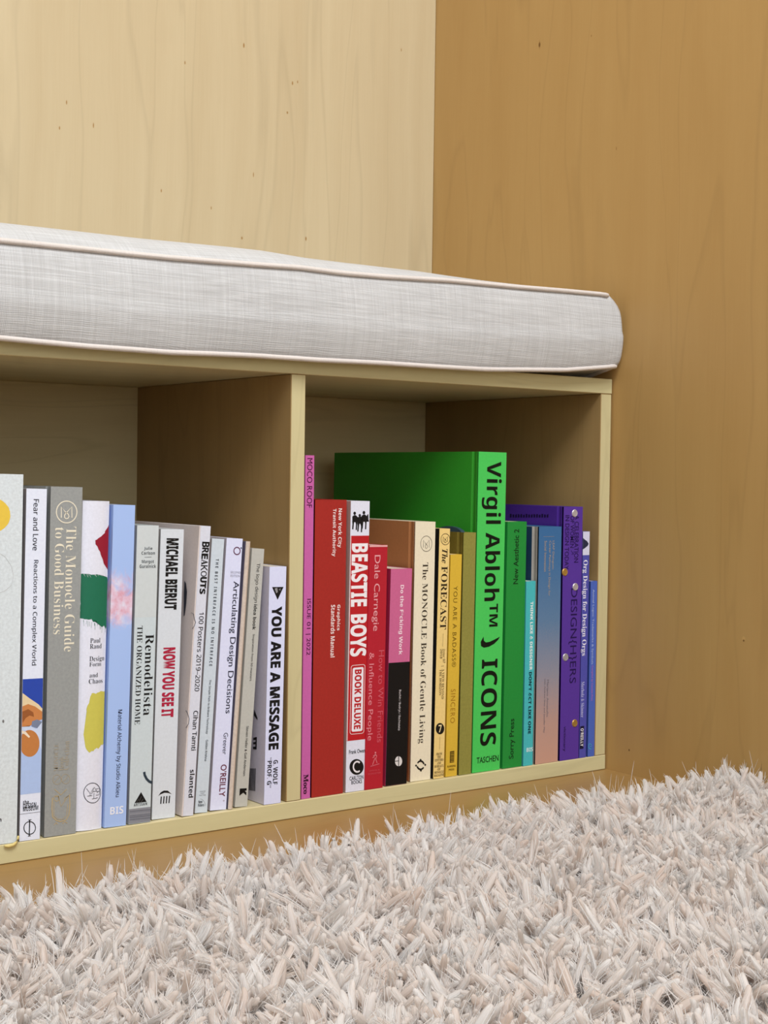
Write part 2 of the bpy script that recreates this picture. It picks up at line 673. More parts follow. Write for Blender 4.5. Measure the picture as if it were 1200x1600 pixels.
    def text(self, s, y0, y1, x0, x1, col, part='title_lettering', fam='', off=0.0, space=1.0, up=False, res=3, lift=0.00018):
        """running along the spine: ink fills photo rows y0..y1 and columns x0..x1 (taken half way along)"""
        g, f = glyphs(s, fam, off, space, res)
        ym = (y0 + y1) / 2
        xm = (x0 + x1) / 2
        lx0, lx1 = self.px(x0, ym)[0], self.px(x1, ym)[0]
        sl = (self.px(xm, y0) - self.px(xm, y1))
        z0, z1 = self.px(xm, y0)[1], self.px(xm, y1)[1]
        if up:
            V = np.stack([lx1 - g[:, 1] * (lx1 - lx0), z1 + g[:, 0] * (z0 - z1)], 1)
        else:
            V = np.stack([lx0 + g[:, 1] * (lx1 - lx0), z0 + g[:, 0] * (z1 - z0)], 1)
        self.add(part, V, f, col, lift)

    def htext(self, s, x0, x1, y0, y1, col, part='publisher_mark', fam='', off=0.0, space=1.0, lift=0.00018, res=2):
        g, f = glyphs(s, fam, off, space, res)
        ym, xm = (y0 + y1) / 2, (x0 + x1) / 2
        lx0, lx1 = self.px(x0, ym)[0], self.px(x1, ym)[0]
        zt, zb = self.px(xm, y0)[1], self.px(xm, y1)[1]
        self.add(part, np.stack([lx0 + g[:, 0] * (lx1 - lx0), zb + g[:, 1] * (zt - zb)], 1), f, col, lift)

    def poly(self, pts, col, part='spine_picture', lift=0.0001, jag=0.0):
        V = np.array([self.px(*p) for p in pts])
        if jag:
            out = []
            for i in range(len(V)):
                a, b = V[i], V[(i + 1) % len(V)]
                k = max(1, int(np.linalg.norm(b - a) / 0.0016))
                for q in range(k):
                    out.append(a + (b - a) * q / k + rng.normal(0, jag, 2) * (1 if q else 0.4))
            V = np.array(out)
        W = self.W
        V[:, 0] = np.clip(V[:, 0], -W + 0.0001, -0.0001)
        self.add(part, V, [tuple(range(len(V)))], col, lift)

    def band(self, ya, yb, col, part='spine_panel', lift=0.00008):
        """full-width colour band between photo rows (at the spine's middle)"""
        xm = lambda y: np.interp(0, [0], [0])
        W = self.W
        za, zb = self.zrow(ya), self.zrow(yb)
        za, zb = min(za, self.Hh - 0.0001), max(zb, 0.0001)
        e = 0.00006
        if self.bulge:
            n = 8
            V = [(-W + e + (W - 2 * e) * i / n, z) for z in (zb, za) for i in range(n + 1)]
            F = [(i, i + 1, n + 2 + i, n + 1 + i) for i in range(n)]
        else:
            V = [(-W + e, zb), (-e, zb), (-e, za), (-W + e, za)]
            F = [(0, 1, 2, 3)]
        self.add(part, V, F, col, lift)

    def zrow(self, y):
        # photo row half way across the spine -> local height
        X = self.o[0] - self.W / 2 * math.cos(self.a)
        # find px column for the spine centre at that row
        u = 600.0
        for _ in range(6):
            p = at(u, y, 1, self.Y)
            l = self.loc(*p)
            q = at(u + 1, y, 1, self.Y)
            u += (-self.W / 2 - l[0]) / max(1e-9, (self.loc(*q)[0] - l[0]))
        return self.loc(*at(u, y, 1, self.Y))[1]

    def stroke(self, pts, w, col, part='publisher_mark', closed=False, lift=0.00018):
        self.strokel([self.px(*p) for p in pts], w, col, part, closed, lift)

    def strokel(self, P, w, col, part='publisher_mark', closed=False, lift=0.00018):
        P = np.array(P, float)
        n = len(P)
        V, F = [], []
        for i in range(n):
            d = (P[(i + 1) % n] - P[i - 1]) if closed else (P[min(i + 1, n - 1)] - P[max(i - 1, 0)])
            d = d / (np.linalg.norm(d) + 1e-12)
            nn = np.array([-d[1], d[0]]) * w / 2
            V += [P[i] + nn, P[i] - nn]
        for i in range(n if closed else n - 1):
            j = (i + 1) % n
            F.append((2 * i, 2 * i + 1, 2 * j + 1, 2 * j))
        self.add(part, V, F, col, lift)

    def ring(self, cx, cy, rx, ry, w, col, part='publisher_mark', lift=0.00018, a0=0, a1=360):
        n = 40
        full = (a1 - a0) >= 360
        pts = [(cx + rx * math.cos(math.radians(a0 + (a1 - a0) * i / n)), cy + ry * math.sin(math.radians(a0 + (a1 - a0) * i / n))) for i in range(n if full else n + 1)]
        self.stroke(pts, w, col, part, full, lift)

    def disc(self, cx, cy, rx, ry, col, part='publisher_mark', lift=0.00014):
        self.poly([(cx + rx * math.cos(2 * math.pi * i / 36), cy + ry * math.sin(2 * math.pi * i / 36)) for i in range(36)], col, part, lift)

    def mono(self, cx, cy, rx, ry, w, col, part='emblem'):
        """ring holding an M whose strokes cross into a loop"""
        self.ring(cx, cy, rx, ry, w, col, part)
        p = lambda a, b: (cx + rx * a, cy + ry * b)
        path = [p(-.52, .52), p(-.52, -.48), p(-.1, .02), p(.16, .2), p(.24, .4), p(.12, .58), p(-.05, .62), p(-.2, .5), p(-.2, .3), p(-.06, .1), p(.5, -.48), p(.52, .52)]
        self.stroke(path, w * 0.95, col, part)

    def done(self):
        for part, items in self.art.items():
            Vs, Fs, mi, mats = [], [], [], []
            for V, F, col, lift in items:
                mt = col if not isinstance(col, tuple) else ink(col)
                if mt not in mats:
                    mats.append(mt)
                if self.bulge:
                    V, F = slice_x(V, F, self.W)
                b = len(Vs)
                for (x, z) in V:
                    Vs.append((x, self.yb(x) - lift, z))
                for f in F:
                    Fs.append(tuple(b + i for i in f))
                    mi.append(mats.index(mt))
            o = link(part, set_mesh(part, Vs, Fs, mats, mi), self.root)
        return self


_PG = {}


def pages_mat(c):
    if c not in _PG:
        k = NT('page_edges', 0.8, 0.1)
        nz = k.noise((2600, 3, 3), 2.0, 0.6)
        base = lin(c)
        k.color(k.ramp(nz, [(0.3, tuple(v * 0.72 for v in base[:3])), (0.7, base[:3])]))
        k.bump(nz, 0.2, 0.0003)
        _PG[c] = k.m
    return _PG[c]


BLK = (24, 24, 28)
GL = 'white and pale books in the left compartment'
GR = 'books sorted by colour in the right compartment'
def side_marks(b, part, polys, col):
    """marks printed on the cover that faces the camera, traced on that cover's plane"""
    V, F = [], []
    for pts in polys:
        n = len(V)
        for (u, v) in pts:
            z0 = at(u, v, 0, b.o[0] - b.W)[2] - b.o[2]
            X = b.o[0] - b.W * math.cos(b.a) + z0 * math.sin(b.a)
            P = at(u, v, 0, X)
            V.append((-b.W - 0.0002, P[1] - b.o[1], P[2] - b.o[2]))
        F.append(tuple(range(n, len(V))))
    link(part, set_mesh(part, V, F, ink(col)), b.root)


# ---- left compartment
b = Book('thick pale grey cloth book with a yellow disc on its spine', ((-66, 1332), (26.5, 1316.5), (-55, 739.5), (36.3, 740.8)), 0.24,
         (212, 222, 228), hard=True, group=GL, rough=0.8, var=0.10)
b.poly([(-12 + 28 * math.cos(t * math.pi / 30), 805 + 27 * math.sin(t * math.pi / 30)) for t in range(60)], (232, 200, 78), 'yellow_disc', jag=0.00025)
b.htext('n', -2.6, 2, 1279, 1284, BLK, 'author_lettering', 'ssb')
b.stroke([(-2, 864), (8, 870), (18, 885), (21, 900), (18, 914), (8, 923), (-2, 927)], 0.00025, (192, 194, 196), 'blind_stamped_line')
b.disc(5, 1127, 1.6, 2.6, (120, 120, 122), 'dark_smudge')
pts = [at(u, v, 1, b.Y - 0.0022) - b.o for u, v in ((28.5, 1306), (28, 1311), (25, 1317), (20, 1320.5), (13, 1322.5), (7, 1322))]
v, f = tube(pts, [.0008, .001, .0013, .0014, .0013, .0008], 8)
link('ribbon_bookmark', set_mesh('ribbon_bookmark', v, f, plain((214, 196, 128), 0.6), smooth=True), b.root)
b.done()

b = Book('white spine with a small blue and orange picture near its foot', ((30, 1318), (62.5, 1313), (41, 764), (74, 763.5)), 0.215,
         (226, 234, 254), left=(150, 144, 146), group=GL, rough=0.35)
b.text('Fear and Love', 780, 860, 51.6, 60.4, (32, 34, 48), fam='ss', off=.008)
b.text('Reactions to a Complex World', 875, 1039.5, 49.2, 58.4, (32, 34, 48), 'subtitle_lettering', 'ss', off=.008)
b.band(1060.5, 1240, (176, 200, 244))
b.poly([(32, 1061.5), (68.5, 1059.5), (68, 1107), (31.5, 1083)], (44, 74, 176), lift=.0001)
b.poly([(31.8, 1083), (46, 1091), (60, 1100.5), (68, 1107), (67, 1114), (55, 1104), (44, 1101), (31.6, 1104)], (232, 212, 172), lift=.00011)
b.poly([(31.6, 1104), (44, 1100), (55, 1104), (66, 1112), (66.5, 1124), (60, 1126), (52, 1131), (46, 1135), (31.4, 1136)], (204, 134, 78), lift=.00012)
b.poly([(34, 1112), (44, 1108), (52, 1113), (53, 1120), (46, 1118), (40, 1122), (35, 1130)], (154, 92, 50), lift=.00013)
b.poly([(31, 1136), (46, 1134), (56, 1139), (66, 1128), (65.5, 1172), (60, 1160), (56, 1148), (46, 1142), (31, 1141)], (206, 220, 246), lift=.00012)
b.poly([(50, 1127), (58, 1124), (66.5, 1128), (58, 1138), (49, 1135)], (122, 134, 160), lift=.00014)
b.disc(46, 1161.5, 15.6, 21, (196, 128, 70), 'spine_picture', .00013)
b.poly([(33, 1141), (40, 1143), (47, 1151), (45, 1153), (38, 1147), (32, 1146)], (240, 226, 204), lift=.00015)
b.htext('the', 36, 45, 1250, 1256.5, BLK, 'publisher_mark', 'ssb')
b.htext('DESIGN', 36, 56.5, 1254.5, 1262, BLK, 'publisher_mark', 'ssb')
b.htext('MUSEUM', 36, 59.5, 1259.5, 1266.5, BLK, 'publisher_mark', 'ssb')
b.stroke([(30.5, 1272.3), (63, 1268.3)], .00025, (70, 72, 84))
b.ring(46.3, 1293.5, 9, 9.8, .0007, BLK)
b.stroke([(46.3, 1281), (45.6, 1306)], .0009, BLK)
b.stroke([(44, 1281.3), (49, 1280.6)], .0005, BLK)
b.stroke([(43.5, 1306.5), (48, 1305.8)], .0005, BLK)
b.done()

GOLD = (236, 230, 210)
b = Book('thick grey cloth book with pale lettering and a ringed emblem at the top', ((69, 1311), (118.8, 1301), (79, 761), (130, 760.5)), 0.225,
         (150, 154, 154), hard=True, group=GL, rough=0.8, var=0.08)
b.mono(104, 800, 16, 17, .0009, (232, 226, 208))
b.text('The Monocle Guide', 823, 1018, 101.5, 117.5, GOLD, fam='sb', off=-.011, lift=.0002)
b.text('to Good Business', 824, 991, 84.6, 99.6, GOLD, fam='sb', off=-.011)
FG = (170, 160, 140)
for s, x0, x1, y0, y1 in (('MONOCLE', 84, 91, 1162, 1205), ('Book', 92, 99, 1182, 1204), ('Collection', 99, 108, 1158, 1203)):
    b.text(s, y0, y1, x0, x1, FG, 'gilt_stamping', 'sb', off=-.016, up=True)
b.ring(89, 1218, 6.5, 7.5, .0005, FG, 'gilt_stamping')
b.ring(102.5, 1217, 6.5, 7.5, .0005, FG, 'gilt_stamping')
b.stroke([(85, 1222), (93, 1214)], .0005, FG, 'gilt_stamping')
b.stroke([(99, 1221), (106, 1213)], .0005, FG, 'gilt_stamping')
OW = (186, 166, 124)
b.stroke([(85, 1233), (95, 1242), (104, 1233)], .0006, OW, 'gilt_stamping')
b.stroke([(87, 1245), (91, 1244), (92, 1250), (88, 1252), (84, 1249), (85, 1244), (91, 1243), (95, 1260), (107, 1243), (101, 1247), (100, 1250)], .0006, OW, 'gilt_stamping')
b.stroke([(82, 1246), (81, 1262), (82, 1276), (88, 1282), (95, 1283.5), (103, 1281), (107.5, 1273), (109, 1258), (108.5, 1241)], .0008, OW, 'gilt_stamping')
b.stroke([(84, 1252), (84, 1274), (90, 1280), (98, 1280), (104, 1274), (105.5, 1256)], .0004, OW, 'gilt_stamping')
b.stroke([(84.5, 1289), (87.5, 1285), (90, 1288)], .0006, OW, 'gilt_stamping')
b.stroke([(97.5, 1287), (101, 1283.5), (105, 1286)], .0006, OW, 'gilt_stamping')
b.done()

b = Book('white rounded spine with red, green and yellow brushed paint patches', ((120.5, 1301), (160.5, 1295), (130.5, 782.8), (176, 783)), 0.20,
         (226, 230, 246), hard=True, group=GL, bulge=.0022, rough=0.3, pages=(60, 58, 56), left=(70, 66, 66))
b.poly([(176.5, 815), (170, 824), (163, 834), (149, 844), (152, 854), (157, 867), (163, 880), (168, 888), (175, 895)], (150, 30, 52), 'red_paint_patch', jag=.0005)
b.poly([(126, 898), (140, 897), (152, 898), (163, 901), (174, 906), (172, 974), (166, 983), (158, 977), (146, 970), (126, 966)], (32, 112, 84), 'green_paint_patch', jag=.0006)
for k in range(16):
    x = random.uniform(130, 171)
    y = 968 + (x - 130) * .3
    b.stroke([(x, y), (x + random.uniform(-1, 1), y + random.uniform(3, 12))], .0002, (32, 112, 84), 'green_paint_patch')
    b.stroke([(x, 897), (x + 2, 897 + random.uniform(0, 6))], .00016, (226, 226, 236), 'green_paint_patch', lift=.0002)
for s, x0, x1, y0, y1 in (('Paul', 141, 157, 997, 1004.3), ('Rand', 140.5, 159.3, 1006, 1013.3), ('Design', 139.8, 164, 1025, 1034.8), ('Form', 139.7, 158.5, 1034.5, 1041),
                          ('and', 140, 153, 1051.5, 1058.3), ('Chaos', 138.8, 161, 1060.3, 1067.8)):
    b.htext(s, x0, x1, y0, y1, (26, 26, 30), 'author_lettering' if y0 < 1020 else 'title_lettering', 'sb', off=-.009)
b.poly([(143, 1083), (155, 1081.5), (166.5, 1080), (166, 1120), (165, 1163), (157, 1167), (148, 1171), (140, 1176), (135, 1171), (132, 1155), (131, 1148), (136, 1141), (134, 1122), (137, 1103), (141, 1092)], (206, 200, 92), 'yellow_paint_patch', jag=.0004)
b.ring(144.6, 1239, 13.6, 15.6, .0005, BLK)
for st in ([(135, 1232), (141, 1240), (146, 1231)], [(141, 1240), (140.6, 1243.5)], [(136.5, 1244), (144, 1243)], [(143, 1241), (147.5, 1230), (153, 1239)], [(145, 1237), (151, 1236)],
           [(150, 1233), (156.5, 1232), (156, 1242), (150, 1242.5)], [(152, 1237), (156, 1236.6)], [(147, 1239), (146.6, 1248), (153, 1246.5)], [(143.5, 1248.3), (152, 1247)]):
    b.stroke(st, .0004, BLK)
b.done()

k = NT('sky_blue_cover_with_pink_cloud', 0.4)
sp = k.n('ShaderNodeSeparateXYZ')
k.l(k.co, sp.inputs[0])
zc = k.math('SUBTRACT', 1.0, k.math('ABSOLUTE', k.math('DIVIDE', k.math('SUBTRACT', sp.outputs[2], .188), .036)), True)
cl = k.noise((70, 70, 60), 5.0, 0.62, dist=.6)
msk = k.math('MULTIPLY', k.math('SUBTRACT', k.math('ADD', k.math('MULTIPLY', zc, .8), k.math('MULTIPLY', cl, 1.3)), 0.92), 3.2, True)
pk = k.noise((110, 110, 90), 4.0, 0.6, loc=(4, 2, 1))
pink = k.ramp(pk, [(.35, lin((226, 222, 242))), (.52, lin((224, 192, 214))), (.7, lin((212, 146, 164)))])
k.color(k.mix(msk, lin((166, 194, 246)), pink))
b = Book('sky blue spine with a pink cloud in its upper half', ((162.5, 1295), (197, 1290), (177, 789), (212, 789)), 0.20, k.m, group=GL)
b.text('Material Alchemy by Studio Alkieu', 1109, 1245, 180.7, 189.3, (44, 50, 76), fam='ss', off=.006)
b.htext('BIS', 172, 192.6, 1260, 1272, (236, 240, 252), 'publisher_mark', 'ssb')
b.done()

b = Book('pale blue-grey spine with big black serif title and a grey wood strip at its foot', ((201.5, 1289.5), (235, 1284.5), (214, 822), (249.5, 820)), 0.185,
         (200, 213, 220), left=(186, 186, 192), hard=True, group=GL, rough=0.6)
for s, x0, x1, y0, y1 in (('Julie', 225, 238, 854.3, 860.2), ('Carlson', 221, 242, 861.5, 866.6), ('Margot', 221.5, 240.4, 875, 881.3), ('Guralnick', 218, 243.6, 882, 887.4)):
    b.htext(s, x0, x1, y0, y1, (44, 50, 54), 'author_lettering', 'ssb', off=-.006)
b.stroke([(225.7, 870.8), (236.6, 870.2)], .0003, (44, 50, 54), 'author_lettering')
b.band(820, 964.5, (206, 215, 219), lift=.00005)
b.text('Remodelista', 991, 1117.5, 225.4, 238.8, (20, 20, 22), fam='sb', off=-.008)
b.text('THE ORGANIZED HOME', 978, 1132, 212.3, 220.8, (20, 20, 22), 'subtitle_lettering', 'sb', off=-.009)
b.stroke([(225.2, 1206), (226, 1211), (229, 1217), (233, 1221), (237.5, 1223)], .0022, (46, 60, 74), 'spine_picture')
b.poly([(220.3, 1237.5), (229, 1252.8), (210, 1255)], (16, 16, 18), 'publisher_mark')
for st in ([(217, 1253), (221, 1244)], [(220, 1253), (224, 1248)], [(213, 1254), (217, 1248)]):
    b.stroke(st, .0002, (120, 124, 128), 'publisher_mark', lift=.0002)
b.htext('ARTISAN', 209, 229.5, 1254.5, 1259, (16, 16, 18), 'publisher_mark', 'ssb', space=1.3)
b.band(1262.5, 1285.5, (132, 136, 148), 'wood_strip')
for q in range(7):
    y = 1264 + q * 3.1 + random.uniform(-.6, .6)
    b.stroke([(202.6, y + 1.6), (235.5, y - 1.8)], .0004, random.choice([(104, 108, 120), (158, 160, 168), (92, 96, 108)]), 'wood_strip')
b.done()

b = Book('off-white spine with condensed black and crimson capitals and a small pillar mark', ((237, 1282), (273.5, 1277.5), (251, 827), (288, 827)), 0.18,
         (212, 220, 230), left=(196, 192, 192), hard=True, group=GL, rough=0.6)
b.text('MICHAEL BIERUT', 841, 952.6, 258.3, 277.6, (20, 20, 22), 'author_lettering', 'ssb', off=.028)
b.text('NOW YOU SEE IT', 1011.7, 1120.5, 253.4, 272.7, (176, 34, 66), fam='ssb', off=.028)
b.poly([(247, 1244), (251, 1238), (256, 1235.2), (262, 1235.3), (268.3, 1241), (263, 1239), (257, 1238.6), (251, 1241)], BLK, 'publisher_mark')
for q in range(4):
    b.stroke([(252 + q * 4.3, 1244.5 - q * .4), (251 + q * 4.3, 1256 - q * .45)], .0011, BLK)
b.done()

b = Book('tall white spine with a warped black title and a pale grey cover flap', ((284.8, 1277), (302, 1274.5), (312.5, 821.5), (330, 822)), 0.215,
         (214, 219, 234), left=(206, 196, 194), group=GL, rough=0.5)
for i, (ch, fm, of) in enumerate((('B', 'ssb', .0), ('R', 'ssb', .0), ('E', 'ssb', .01), ('A', 'sb', .0), ('K', 'ss', 0), ('O', 'ss', .0), ('U', 'ssb', .02), ('T', 'ssb', .04), ('S', 'ssb', .03))):
    ya = 846.5 + i * 9.15
    b.text(ch, ya, ya + 8.7, 315.6 - i * .5 + (i % 2) * .5, 327.2 - i * .7 - (i % 3) * .4, (16, 16, 18), fam=fm, off=min(of + .01, .03))
b.text('100 Posters 2019–2020', 956.6, 1080, 307.6, 314.9, (22, 22, 24), 'subtitle_lettering', 'ss', off=.006)
b.text('Cihan Tamti', 1110.5, 1172.4, 300.4, 308, (22, 22, 24), 'author_lettering', 'ss', off=.014)
b.text('slanted', 1202.6, 1246, 295.6, 303, (22, 22, 24), 'publisher_mark', 'ssb')
bm = bmesh.new()
box(bm, -b.W - 0.0012, -b.W - 0.0001, -0.0012, 0.2, 0.0, b.Hh, 0.0003)
bm_obj('cover_flap', bm, plain((218, 208, 205), .5), b.root)
b.W += .0013
side_marks(b, 'cover_print', [[(288.6, 908), (291, 912), (292.6, 925), (291.4, 944), (289, 962), (287.4, 964), (287.6, 930)]], (52, 54, 66))
for path in ([(299, 958), (303, 960), (304, 967), (306, 973), (304, 979), (301, 983)], [(291, 1111), (294, 1117), (296, 1124), (295, 1132), (291, 1138)]):
    lines = []
    for (a, c) in zip(path[:-1], path[1:]):
        lines.append([(a[0] - .5, a[1]), (a[0] + .6, a[1]), (c[0] + .6, c[1]), (c[0] - .5, c[1])])
    side_marks(b, 'cover_outline_print', lines, (112, 110, 116))
b.W -= .0013
b.done()

b = Book('slim pale blue-grey spine with tiny widely spaced capitals', ((303.5, 1272), (324, 1270), (331, 842), (350.5, 842)), 0.17,
         (202, 215, 228), left=(178, 172, 176), group=GL)
b.text('THE BEST INTERFACE IS NO INTERFACE', 873, 1040.5, 331.9, 336.6, (52, 60, 70), fam='ssb', space=1.6)
b.text('The Simple Path to Brilliant Technology', 1062, 1146.6, 323.4, 327.6, (62, 70, 80), 'subtitle_lettering', 'ss', off=.01)
b.text('Golden Krishna', 1156, 1189, 320.4, 324.2, (62, 70, 80), 'author_lettering', 'ss', off=.012)
for q, (x0, x1) in enumerate(((312, 321), (313, 319.5), (311, 321.5))):
    b.htext(('VOICES', 'THAT', 'MATTER')[q], x0, x1, 1235.5 + q * 3, 1237.5 + q * 3, (120, 126, 136), 'publisher_mark')
b.htext('New', 310, 316, 1250.5, 1255, BLK, 'publisher_mark', 'ssb')
b.htext('Riders', 309.5, 318.6, 1255.5, 1260, BLK, 'publisher_mark', 'ssb')
b.ring(311, 1258.5, 9.6, 10.5, .0002, (90, 96, 106), a0=-80, a1=5)
b.done()

MAR = (104, 34, 58)
b = Book('bright white spine with a ring and dot logo at the top', ((327.8, 1268), (353.5, 1266), (354, 841.5), (380, 841)), 0.178,
         (218, 224, 255), left=(186, 178, 186), group=GL, rough=0.35)
b.ring(370.2, 860.8, 4.9, 5.6, .0009, (96, 48, 80), 'emblem')
b.disc(376.7, 856.3, 1.1, 1.2, (40, 40, 70), 'emblem')
b.htext('SECOND', 360, 375.6, 892.6, 896, (150, 150, 164), 'subtitle_lettering')
b.htext('EDITION', 360, 374.4, 898, 901.5, (150, 150, 164), 'subtitle_lettering')
b.text('Articulating Design Decisions', 908, 1114.5, 355.8, 367.4, (44, 46, 66), fam='', off=.004)
b.text('Greever', 1145, 1178.6, 348.4, 355.4, (70, 70, 90), 'author_lettering', '')
b.text('O’REILLY', 1194.5, 1244.5, 343.4, 352.8, MAR, 'publisher_mark', '', off=.012)
b.ring(349.4, 1251, .9, .9, .0002, MAR)
b.done()

b = Book('thin plain cream book without lettering, beside the white spine with the ring logo', ((357.3, 1265.5), (365, 1265), (385.5, 846), (393.5, 846)), 0.175,
         (204, 190, 178), left=(104, 100, 122), group=GL, bulge=.0016, hard=False, rough=0.35, var=.09)
b.done()

b = Book('grey-green spine with thin black lettering and a bold black K at its foot', ((366, 1263), (386.5, 1260.5), (393.5, 857), (413, 857.5)), 0.16,
         (186, 187, 182), group=GL, rough=0.55)
b.text('The logo design', 880, 941.7, 397.7, 404.6, (36, 36, 36), fam='ss')
b.text('idea book', 944.3, 984, 395.4, 400.6, (26, 26, 26), fam='ssb')
b.text('Inspiration from 50 masters', 991, 1064, 391.5, 395.6, (52, 52, 52), 'subtitle_lettering', 'ss', off=.01)
b.text('Steven Heller & Gail Anderson', 1134.5, 1212, 382.2, 386.1, (46, 46, 46), 'author_lettering', 'ss', off=.01)
b.text('K', 1231.8, 1243, 374.3, 385, (10, 10, 12), 'publisher_mark', 'ssb', off=.05)
b.done()

b = Book('white paperback with a black triangle and bold black capitals, standing next to the divider', ((411.3, 1259), (438.8, 1254.5), (421, 885.5), (447.2, 885)), 0.145,
         (216, 222, 255), left=(204, 200, 216), group=GL, rough=0.35)
b.poly([(425, 917.3), (443, 917), (433.7, 937.3)], (18, 18, 20), 'emblem')
b.poly([(429, 919.5), (433, 918.5), (434, 925), (431.5, 927)], (150, 150, 154), 'emblem', .0002)
b.poly([(435, 921), (438.5, 919), (438, 923)], (120, 120, 124), 'emblem', .0002)
b.text('YOU ARE A MESSAGE', 947.5, 1171, 421.9, 438, (18, 18, 22), fam='ssb', off=.026)
b.text('G. WOLF', 1187.5, 1225.6, 426.6, 433.8, (24, 24, 28), 'author_lettering', 'ssb')
b.text('“PROF. G”', 1184, 1230.7, 417.4, 424.2, (24, 24, 28), 'author_lettering', 'ssb')
side_marks(b, 'cover_print', [[(390 + q * 1.15, 1201), (390.7 + q * 1.15, 1201), (389.7 + q * 1.15, 1235 + q * .2), (389 + q * 1.15, 1235 + q * .2)] for q in range(9)] +
           [[(397.5, 1109), (402.5, 1122), (402.5, 1126), (397, 1118)], [(396, 1153), (401.6, 1152), (401.4, 1156), (396, 1157)], [(395.8, 1160), (401, 1159.6), (401, 1163), (395.8, 1163.6)],
            [(395.6, 1167), (401.2, 1167), (401.2, 1171.5), (395.6, 1171)], [(399.6, 1152), (401.6, 1152), (401.2, 1171), (399.2, 1171)]], (30, 28, 32))
b.done()

# ---- right compartment
PD = (72, 14, 56)
b = Book('tall slim pink magazine against the divider', ((470.3, 1249.5), (484.7, 1247), (476, 711.3), (490.5, 711.6)), 0.23,
         (196, 98, 168), group=GR, rough=0.4)
b.text('MOCO ROOF', 715.8, 793, 479.6, 487.8, PD, fam='')
b.text('ISSUE 01 | 2022', 935.7, 1023.7, 477.5, 485.2, PD, 'subtitle_lettering')
b.text('Moco', 1210, 1240.3, 474, 481.5, (44, 8, 34), 'publisher_mark', 'sb', off=.012)
b.done()

b = Book('thick brick red cloth book with small white lettering', ((485.3, 1247.3), (536, 1239.5), (491.3, 781), (540.3, 781)), 0.22,
         (160, 37, 29), hard=True, group=GR, rough=0.75, var=.07)
WP = (244, 226, 226)
b.text('New York City', 794.4, 855.6, 526.8, 534.2, WP, fam='ssb')
b.text('Transit Authority', 795, 869.5, 518.3, 525.2, WP, fam='ssb')
b.text('Graphics', 944.8, 985, 525.3, 531.6, WP, 'subtitle_lettering', 'ssb')
b.text('Standards Manual', 945, 1027, 516.6, 523.4, WP, 'subtitle_lettering', 'ssb')
b.done()

b = Book('red and white spine with a black figure group at the top and big white capitals', ((540, 1239), (569.5, 1235), (548, 782.8), (578.5, 783)), 0.215,
         (222, 226, 244), left=(196, 158, 150), group=GR, rough=0.35)
RD = (186, 32, 40)
b.band(837, 1156.5, RD)
b.strokel([(-b.W + .0006, b.zrow(837)), (-b.W + .0006, b.zrow(1156))], .0009, (232, 214, 214), 'spine_panel', lift=.00012)
for (cx, hy, s) in ((554, 802, 1.0), (562, 805.5, .95), (568.5, 801, 1.05)):      # three seated figures printed in black
    b.disc(cx, hy, 2.0 * s, 2.6 * s, (28, 28, 32), 'spine_picture')
    b.poly([(cx - 3.6, hy + 5), (cx - 1, hy + 3), (cx + 2, hy + 3), (cx + 4.4, hy + 5.5), (cx + 4.6, hy + 13), (cx - 3.6, hy + 13)], (20, 20, 24), 'spine_picture', .00014)
    b.poly([(cx - 3.8, hy + 12), (cx - .6, hy + 12), (cx - 1.2, hy + 17), (cx - 2, hy + 25), (cx - 4, hy + 25), (cx - 3.4, hy + 17)], (24, 24, 28), 'spine_picture', .00015)
    b.poly([(cx + .8, hy + 12), (cx + 4.6, hy + 12), (cx + 4, hy + 17), (cx + 3.6, hy + 26), (cx + 1.6, hy + 26), (cx + 2, hy + 17)], (24, 24, 28), 'spine_picture', .00015)
b.poly([(551, 809), (574, 806), (576.5, 815), (552, 816)], (18, 18, 22), 'spine_picture', .00013)
b.poly([(573, 805), (575.4, 803), (575.6, 812), (573.4, 812)], (28, 28, 32), 'spine_picture', .00016)
b.text('BEASTIE', 849, 947.6, 548.6, 574.2, (242, 238, 244), fam='ssb', off=.018)
b.text('BOYS', 959.8, 1025.4, 547.2, 572.6, (242, 238, 244), fam='ssb', off=.018)


def rrect(bk, x0, x1, y0, y1, sl, rad):
    out = []
    for (cx, cy, a) in ((x1 - rad, y0 + rad, -90), (x1 - rad, y1 - rad, 0), (x0 + rad, y1 - rad, 90), (x0 + rad, y0 + rad, 180)):
        for q in range(5):
            t = math.radians(a + q * 22.5)
            x, y = cx + rad * math.cos(t), cy + rad * math.sin(t)
            out.append((x - sl * (y - y0), y + (x1 - x) * .09))
    return out


b.stroke(rrect(b, 548.6, 570.2, 1038, 1145.5, .018, 3.4), .0005, (240, 228, 232), 'title_panel', True)
b.poly(rrect(b, 551, 568, 1042, 1142, .018, 2.6), (238, 234, 244), 'title_panel', .00014)
b.text('BOOK DELUXE', 1046, 1139, 553.4, 564.2, RD, 'subtitle_lettering', 'ssb', off=.02, lift=.0002)
b.htext('Frank Owen', 545.3, 570, 1170.5, 1177, (40, 40, 46), 'author_lettering', '', off=.012)
b.disc(557, 1198.3, 11, 12.3, (20, 20, 22))
b.ring(558, 1198, 6, 8, .0016, (232, 230, 238), a0=50, a1=310, lift=.0002)
b.htext('CARLTON', 546, 567.6, 1212, 1218.3, (40, 40, 46), off=.012)
b.htext('BOOKS', 549, 565.4, 1218.8, 1224.6, (40, 40, 46), off=.012)
b.done()

